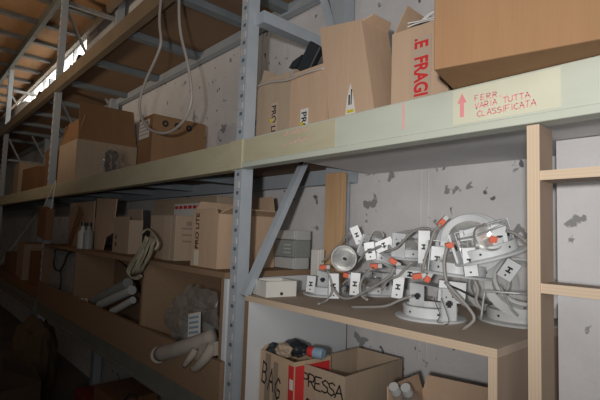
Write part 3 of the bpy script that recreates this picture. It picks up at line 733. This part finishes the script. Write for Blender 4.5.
for k in range(3): mb.box(.0, .05, -.0562, -.0552, .02+.018*k, .026+.018*k)
mb.build('label_print', M['greyp_l'], eb)
ebox('small white switch box leaning by the pine post', -1.415, -1.37, 1.36, 1.40, -.239, -.065, 'plastic_w', 'switch_box')
# white small box at bench's left end
t = thing('junction_box', 'cream white open junction box on the left end of the plywood bench', 'box', (-1.345, 1.10, ZT+.0005), (0, 0, R(-12)))
mb = MB(); mb.box(-.06, .06, -.065, .065, 0, .004)
for q in ((-.06, -.055, -.065, .065), (.055, .06, -.065, .065), (-.055, .055, -.065, -.06), (-.055, .055, .06, .065)): mb.box(*q, .004, .058)
mb.build('box_body', M['plastic_w'], t)
MB().lathe([(0, 0), (.006, 0), (.006, .003), (0, .003)], 12, frame((.0605, .0, .012), (0, 1, 0), (0, 0, 1))).build('knockout', M['hole'], t)

# ------------------------------------------------------------------ under the bench
ZL = -.96
bagb = carton('white and grey striped carton marked BAG with a red edge, under the bench', (-1.255, 1.14, -.9595), -4, .21, .17, .515, M['card_pale'], {'l': (5, .012)})
mb = MB(); mb.box(-.07, -.035, -.0862, -.0852, .0, .51); mb.box(-.016, .012, -.0862, -.0852, .0, .49); mb.build('grey_stripe', M['cardprint'], bagb)
mb = MB(); mb.box(.075, .1045, -.0865, -.0855, 0, .50); mb.box(.1051, .1061, -.08, .08, 0, .5); mb.build('red_edge', M['red'], bagb)
mb = MB(); mb.box(.084, .103, -.0875, -.0866, .42, .455); mb.build('white_square', M['paper'], bagb)
random.seed(8); SX = Matrix.Diagonal((.55, 1, 1, 1)); f = MB()
for ch, x_, z_ in (('B', -.088, .40), ('A', -.048, .385), ('G', -.006, .365)): strokes(f, ch, frame((x_, -.0867, z_), (1, 0, -.1), (0, 0, 1)) @ SX, .075, .008, wob=.03)
f.build('marker_lettering', M['black'], bagb)
for i, (px, py, Y_, sx, m_, lab) in enumerate(((272, 349, 1.12, 1.1, 'blackp', 'black rubber lump on the left of the BAG carton'), (296, 347, 1.15, 1.7, 'blackp', 'black folded plastic on top of the BAG carton, in the middle'))):
    o = blob('black_bundle', [M[m_]], aY(px, py+1, Y_), .042, 31+i, .12, None, 3, sx, 1, .85, flat=False); tag(o, lab, 'bundle')
p = aY(284, 350, 1.10)
o = blob('paper_bundle', [M['card_grey']], p, .034, 37, .15, None, 3, 1.3, .9, .9, flat=False); tag(o, 'grey-brown crumpled paper between the two black bundles', 'paper')
p0 = aY(309, 351, 1.12); t = thing('drink_can', 'red and pale blue can lying on the BAG carton', 'can', p0, (0, R(90), R(12)))
MB().lathe([(0, 0), (.017, 0), (.019, .004), (.019, .025)], 18).build('can_body', M['red'], t, smooth=True)
MB().lathe([(.0192, .025), (.0192, .055), (.016, .062), (0, .062)], 18).build('can_wrap', M['blue'], t, smooth=True)

# PRESSA carton, corner toward the viewer
zt = -.455
nr, lf, rt, fa = aZ(345, 377, zt), aZ(299, 362, zt), aZ(410, 352, zt), aZ(373, 342, zt)
u = Vector((lf.x-nr.x, lf.y-nr.y, 0)); v = Vector((fa.x-lf.x, fa.y-lf.y, 0))
print('PRESSA', nr, lf, rt, fa, u.length, v.length)
ang = math.atan2(-u.y, -u.x); wd = u.length
fd = Vector((math.cos(ang), math.sin(ang), 0)); bd = Vector((-fd.y, fd.x, 0)); dp = min(.34, max(.2, v.dot(bd)))
cen = nr-fd*wd/2+bd*dp/2
zb = -.9595
pb = carton('open cardboard box marked PRESSA in black marker, corner toward the viewer, under the bench', (cen.x, cen.y, zb), math.degrees(ang), wd, dp, zt-zb, M['card_grey'], {})
f = MB(); random.seed(12); hh = zt-zb
strokes(f, 'PRESSA', frame((-wd*.40, -dp/2-.0005, hh-.070), (1, 0, -.03), (0, 0, 1)), .042, .005, adv=wd*.86/6/.042, wob=.05)
strokes(f, 'CR', frame((-wd*.36, -dp/2-.0005, hh-.165), (1, 0, 0), (0, 0, 1)), .050, .0055, adv=.95, wob=.05)
f.build('marker_lettering', M['black'], pb)
# right box with bottles
z2 = -.50
rb = carton('open cardboard box at the right end under the bench holding clear bottles', (-.645, 1.20, -.9595), 8, .30, .24, .475, M['card'], {'l': (10, .05), 'b': (-4, .05), 'r': (0, .03)})
for i, (px, py, lab) in enumerate(((388, 391, 'clear bottle with white cap at the left of the pair under the bench'), (400, 392, 'clear bottle with white cap at the right of the pair under the bench'))):
    p = aY(px, py, 1.06+.02*i)
    t = thing('water_bottle', lab, 'bottle', p+Vector((-.02, .14, -.12)), (R(42), R(10), R(0)))
    MB().lathe([(0, 0), (.028, 0), (.03, .02), (.03, .11), (.013, .145), (.013, .155)], 18).build('bottle_body', M['film'], t, smooth=True)
    MB().lathe([(.0, .176), (.014, .176), (.016, .155), (.016, .15)], 16).build('cap', M['greyp_l'], t, smooth=True)

# ------------------------------------------------------------------ downlights
def downlight(label, loc, rot=(0, 0, 0), s=1.0, frame_ang=0, bracket=True, dusty=False, refl=True, name='recessed_downlight', inner=False):
    t = thing(name, label, 'downlight', loc, tuple(R(a) for a in rot), 'recessed downlights piled on the bench'); t.scale = (s, s, s)
    E_ = M['enamel_dusty'] if dusty else M['enamel']
    MB().lathe([(.078, 0), (.103, .0), (.105, .003), (.102, .006), (.080, .009), (.078, .006)], 48, closed=True).build('trim_ring', E_, t, smooth=True)
    c = MB().lathe([(.0795, .009), (.0815, .036), (.079, .038), (.072, .038), (.072, .035), (.0765, .034), (.0765, .009)], 48, closed=True).build('collar', E_, t, smooth=True)
    mb = MB()
    for k in range(6):
        a = k*PI/3+.3; mb.lathe([(0, 0), (.0035, 0), (.0035, .001), (0, .001)], 8, frame((.0812*math.cos(a), .0812*math.sin(a), .022), (-math.sin(a), math.cos(a), 0), (0, 0, 1)))
    mb.build('screws', M['hole'], c)
    if inner:      # reflector turned to open at the collar side
        r_ = MB().lathe([(.060, .036), (.054, .020), (.040, .004), (.02, -.004), (0, -.005)], 40).build('reflector', M['chrome'], t, smooth=True)
        MB().lathe([(.0765, .040), (.060, .034), (.058, .036), (.0765, .0425)], 40, closed=True).build('inner_ring', E_, t, smooth=True)
        MB().lathe([(0, -.004), (.010, -.003), (.011, .018), (.006, .026), (0, .028)], 14).build('lamp_capsule', M['bulb'], r_, smooth=True)
    elif refl:
        r_ = MB().lathe([(.070, .012), (.068, .014), (.060, .035), (.045, .056), (.025, .068), (.012, .070), (.012, .073), (.028, .071), (.048, .059), (.063, .037), (.071, .014)], 40).build('reflector', M['chrome'], t, smooth=True)
        MB().lathe([(0, .03), (.008, .034), (.010, .045), (.008, .068), (0, .07)], 14).build('lamp_capsule', M['bulb'], r_, smooth=True)
    if bracket:
        fa_ = R(frame_ang); Rz = Matrix.Rotation(fa_, 4, 'Z')
        b_ = MB()
        for yy in (-.090, .070):
            b_.box(-.024, .026, yy, yy+.002, .004, .096, Rz)
            b_.box(-.026, -.024, yy-.006 if yy < 0 else yy, yy+.006 if yy > 0 else yy+.002, .004, .096, Rz)
        b_.box(-.024, .026, -.090, .072, .096, .098, Rz)
        b_.box(-.004, .022, -.060, -.020, .084, .0958, Rz)
        br = b_.build('bracket', E_, t)
        h = MB()
        h.box(-.011, .012, -.0912, -.0902, .050, .060, Rz); h.box(-.006, .007, -.0914, -.0904, .044, .064, Rz)
        h.box(-.012, -.008, -.0912, -.0902, .072, .076, Rz); h.box(.010, .014, -.0912, -.0902, .072, .076, Rz)
        h.box(-.011, .012, .0688, .0698, .050, .060, Rz); h.box(-.006, .007, .0686, .0696, .044, .064, Rz)
        h.build('slots', M['hole'], br)
    return t
def ring_at(px, py, Z): return aZ(px, py, Z)
D0 = downlight('white ring downlight with tall double bracket at the front centre of the bench', ring_at(430, 317.5, ZT+.0005)+Vector((0, 0, 0)), (0, 0, 0), 1.0, frame_ang=66, refl=False)
D1 = downlight('white ring downlight at the left end of the pile, two brackets with black marks', aY(323, 296, 1.28)*1.0, (0, 0, 0), .95, frame_ang=62, refl=False)
D1.location = aZ(327, 294.5, ZT+.0005)
D2 = downlight('white ring downlight behind the round chrome reflector, second from the left on the bench', aZ(375, 294, ZT+.0005), (0, 0, 0), .95, frame_ang=70)
D4 = downlight('downlight on the bench right of the front one, half hidden by the plywood upright', aZ(517, 322, ZT+.0005), (0, 0, 0), 1.05, frame_ang=75, bracket=False, refl=False, dusty=True)
D5 = downlight('downlight lying in the second layer above the front centre one', aY(457, 276, 1.25), (-4, 3, 0), 1.0, frame_ang=-50)
D6 = downlight('downlight ring standing on edge at the top of the pile, chrome reflector facing out', aY(470, 243, 1.30), (62, 0, 14), 1.0, frame_ang=90, bracket=False, inner=True)
D7 = downlight('downlight tilted to the left at the top right of the pile, below the standing ring', aY(491, 257, 1.20), (6, -17, 20), .92, frame_ang=-65)
D8 = downlight('dusty downlight leaning steeply against the plywood upright at the right', aY(520, 287, 1.33), (42, 38, 0), .95, frame_ang=0, bracket=False, dusty=True, refl=False)
D9 = downlight('downlight lying flat at the back centre of the pile, top layer', aY(408, 256, 1.38), (5, 6, 0), .92, frame_ang=10)
D10 = downlight('downlight in the middle of the pile behind the front one, lower layer', aZ(408, 296, ZT+.0005), (0, 0, 0), .95, frame_ang=-12, dusty=True, refl=False)
D11 = downlight('downlight at the back left tilted on top of two others', aY(376, 262, 1.37), (-14, 12, 0), .88, frame_ang=-18)
D12 = downlight('tilted downlight at the back right behind the metal rod', aY(492, 286, 1.50), (64, -20, 10), .85, frame_ang=20, dusty=True, refl=False)
D13 = downlight('downlight lying at the back right of the bench under the tilted ones', aZ(462, 300, ZT+.0005), (0, 0, 0), .95, frame_ang=40, dusty=True, refl=False)

# round chrome reflector lamp facing viewer
def facing(p): return (-(Vector(p))).to_track_quat('Z', 'Y').to_euler()
p = aY(344, 258.5, 1.17)
t = thing('reflector_lamp', 'round chrome reflector lamp facing the viewer at the left of the pile', 'lamp', p, facing(p))
t.rotation_euler = (R(84), 0, R(34))
r_ = .045
MB().lathe([(r_*.92, .008), (r_, .008), (r_*1.04, .002), (r_*.98, -.012), (r_*.6, -.040), (r_*.25, -.05), (0, -.05)], 40).build('housing', M['greyp_l'], t, smooth=True)
MB().lathe([(r_*.98, .0082), (r_*.9, .004), (r_*.78, -.012), (r_*.5, -.030), (r_*.25, -.038), (0, -.039)], 40).build('reflector', M['chrome'], t, smooth=True)
MB().lathe([(0, -.005), (.006, -.008), (.006, -.036), (0, -.037)], 14).build('lamp_capsule', M['hole'], t, smooth=True)
p = aY(378, 236, 1.40)
t = thing('reflector_lamp', 'small round chrome lamp at the back, above the white bracket with black print', 'lamp', p, (R(60), 0, R(30)))
MB().lathe([(.0, .006), (.018, .008), (.024, .002), (.022, -.012), (.012, -.03), (0, -.032)], 24).build('housing', M['chrome'], t, smooth=True)
p = aY(488, 238, 1.14)
t = thing('reflector_lamp', 'chrome reflector lamp in a cradle on top of the tilted right downlight', 'lamp', p+Vector((0, 0, 0)), (R(60), R(12), R(40)))
MB().lathe([(.036, .008), (.040, .004), (.036, -.012), (.022, -.03), (0, -.034)], 32).build('housing', M['chrome'], t, smooth=True)
MB().lathe([(.0, -.02), (.016, -.016), (.035, .0)], 32).build('reflector', M['chrome'], t, smooth=True)

# loose white brackets (plates with black print)
def plate(label, px, py, Y_, w_, h_, rx, ry, rz, mark='N', dz=0):
    p = aY(px, py, Y_)
    t = thing('mounting_bracket', label, 'bracket', p, (R(rx), R(ry), R(rz)), 'loose white mounting brackets in the pile')
    mb = MB(); mb.box(-w_/2, w_/2, -.002, 0, -h_/2, h_/2); mb.box(-w_/2, -w_/2+.002, 0, .018, -h_/2, h_/2); mb.box(-w_/2+.002, w_/2, 0, .03, h_/2-.002, h_/2)
    mb.build('plate', M['enamel'], t)
    mb = MB(); mb.box(-.008, .007, -.0032, -.0022, -.008, -.003); mb.box(-.008, .007, -.0032, -.0022, .004, .009); mb.box(-.003, .002, -.0032, -.0022, -.008, .009)
    mb.box(-.004, .001, -.0032, -.0022, -h_/2+.008, -h_/2+.013)
    mb.build('black_mark', M['black'], t); return t
RZ = 36
plate('upright white bracket left of the round chrome lamp', 311, 284, 1.20, .034, .062, 0, 4, RZ)
plate('upright white bracket right under the round chrome lamp', 334, 286, 1.13, .034, .085, 0, -2, RZ)
plate('upright white bracket with black mark, right of the red plug', 355, 284, 1.16, .032, .075, 0, 3, RZ)
plate('white bracket tilted left above the round chrome lamp', 357, 235, 1.33, .034, .07, 0, -24, RZ)
plate('white bracket with black print standing above the second downlight', 370, 251, 1.25, .036, .062, 0, -10, RZ)
plate('white bracket lying diagonal in front of the small chrome lamp', 384, 245, 1.34, .07, .04, 0, -26, RZ)
plate('upright white bracket at the top centre of the pile', 424, 247, 1.26, .036, .105, 0, 0, RZ)
plate('white bracket lying flat over the centre of the pile', 410, 274, 1.18, .085, .026, 20, 3, RZ)
plate('white bracket at the lower centre beside the dusty ring', 398, 287, 1.18, .034, .07, 0, 6, RZ)
plate('white bracket right of the standing ring, top right of the pile', 500, 239, 1.16, .036, .075, 0, -8, RZ)
plate('small white bracket beneath the tilted downlight', 509, 270, 1.26, .04, .055, 10, 30, RZ)
plate('white bracket at the left foot of the standing ring', 437, 259, 1.22, .038, .075, 0, 4, RZ)
plate('wide white bracket with slots in the centre right of the pile', 452, 292, 1.20, .075, .06, 0, 4, RZ)
plate('white bracket in front of the standing ring', 470, 262, 1.13, .034, .075, -5, -6, RZ)
plate('long white bracket lying over the standing ring', 474, 234, 1.16, .075, .030, 10, -10, RZ)
# orange connectors
for i, (px, py, Y_, a, lab) in enumerate(((323, 267, 1.18, -5, 'orange plug left of the round chrome lamp'), (346, 275, 1.17, 10, 'round red plug under the round chrome lamp'), (374, 266, 1.20, -5, 'orange plug above the second downlight'), (393, 261, 1.20, 30, 'orange plug left of the flat white bracket'), (417, 276, 1.15, -10, 'orange plug at the end of the flat white bracket'), (427, 279, 1.16, -60, 'small orange plug below the top centre bracket'), (441, 223, 1.20, -50, 'orange plug at the upper left of the standing ring'), (450, 245, 1.15, -20, 'orange plug in front of the standing ring'), (486, 228, 1.20, 40, 'orange plug at the upper right of the standing ring'), (493, 239, 1.15, 10, 'small orange plug beside the cradle lamp'))):
    t = thing('cable_connector', lab, 'connector', aY(px, py, Y_), (R(8), R(a), R(RZ)))
    L_ = .009 if i in (1, 5, 9) else .013
    MB().box(-L_, L_, -.010, .008, -.008, .008).build('plug_body', M['orange'], t, bevel=.002)
    MB().box(L_, L_+.014, -.008, .006, -.007, .007).build('strain_relief', M['enamel_dusty'], t, bevel=.001)
# cables of the pile
cabs = [([(327, 270), (331, 280), (332, 292), (326, 301), (318, 304)], 1.12, 'grey cable curling down at the far left of the pile'),
        ([(331, 285), (340, 297), (352, 298), (364, 292), (378, 284), (390, 276), (394, 268)], 1.10, 'grey cable sweeping under the second downlight'),
        ([(372, 268), (364, 276), (360, 286), (362, 296), (368, 300)], 1.12, 'grey cable looping beside the third bracket'),
        ([(322, 262), (326, 258), (338, 245), (350, 232)], 1.28, 'dark grey cable rising behind the round chrome lamp'),
        ([(385, 252), (396, 248), (406, 238), (414, 231), (424, 228), (434, 230)], 1.22, 'grey cable arching over the back centre of the pile'),
        ([(441, 224), (434, 232), (430, 245), (426, 256), (422, 272)], 1.17, 'grey cable falling from the upper orange plug'),
        ([(447, 247), (444, 262), (446, 280), (454, 296), (466, 306)], 1.10, 'grey cable hanging in front of the second layer downlight'),
        ([(445, 282), (458, 296), (470, 310), (474, 320), (462, 330)], 1.08, 'grey cable running to the bench edge beside the front downlight'),
        ([(350, 307), (368, 307), (386, 306), (400, 300), (412, 296)], 1.06, 'pale grey cable lying on the bench left of the front downlight'),
        ([(506, 231), (514, 233), (524, 240), (532, 248), (540, 256)], 1.16, 'grey cable reaching right to the plywood upright'),
        ([(474, 280), (478, 290), (476, 300), (482, 310)], 1.16, 'grey cable behind the metal rod'),
        ([(358, 262), (366, 252), (372, 250), (380, 246)], 1.24, 'grey cable between the round chrome lamp and the print bracket'),
        ([(446, 284), (460, 290), (474, 297), (492, 304)], 1.18, 'dark cable crossing behind the front downlight'),
        ([(500, 286), (507, 300), (512, 310), (518, 316)], 1.16, 'thin grey cable over the right downlight'),
        ([(342, 285), (348, 280), (354, 286), (350, 292)], 1.16, 'thin grey cable knotted below the red plug'),
        ([(412, 262), (404, 270), (398, 276), (388, 280), (382, 290)], 1.15, 'grey cable draped across the pile centre')]
for pts, Y_, lab in cabs:
    P = []
    for j, (x, y) in enumerate(pts):
        q = aY(x, y, Y_)
        if q.z < ZT+.006: q = aZ(x, y, ZT+.006)
        P.append(q)
    tag(MB().tube(P, .0042 if 'dark' not in lab and 'thin' not in lab else .003, 7).build('power_cable', M['cable_dark'] if lab.startswith('dark cable') else M['cable'], smooth='all'), lab, 'cable')
# black wire springs on the front downlight
for i, (xs) in enumerate(([(434, 297), (436, 304), (440, 315), (437, 322), (443, 323)], [(441, 298), (445, 308), (449, 322), (444, 325)])):
    tag(MB().tube([aY(x, y, 1.07) for x, y in xs], .001, 5).build('spring_wire', M['hole'], smooth='all'), ['thin black spring wire on the left of the front bracket', 'thin black spring wire on the right of the front bracket'][i], 'wire')
# metal rod frame on the right
tag(MB().tube([aY(481, 320, 1.12), aY(482.5, 306, 1.12), aY(484.5, 293, 1.12), aY(486, 291, 1.12), aY(505, 292.5, 1.13), aY(528, 294, 1.15)], .0032, 6, 2).build('metal_rod', M['galv'], smooth='all'), 'bent metal rod standing over the right downlight', 'rod')
tag(MB().tube([aY(452, 240, 1.14), aY(475, 236, 1.13), aY(495, 228, 1.13), aY(506, 224, 1.14)], .0028, 6, 2).build('metal_rod', M['galv'], smooth='all'), 'straight metal rod crossing the standing ring', 'rod')

# ------------------------------------------------------------------ lift everything to world height (floor at z = 0)
for o in list(bpy.data.objects):
    if o.parent is None and o.type in ('MESH', 'EMPTY'):
        o.location.z += ZC
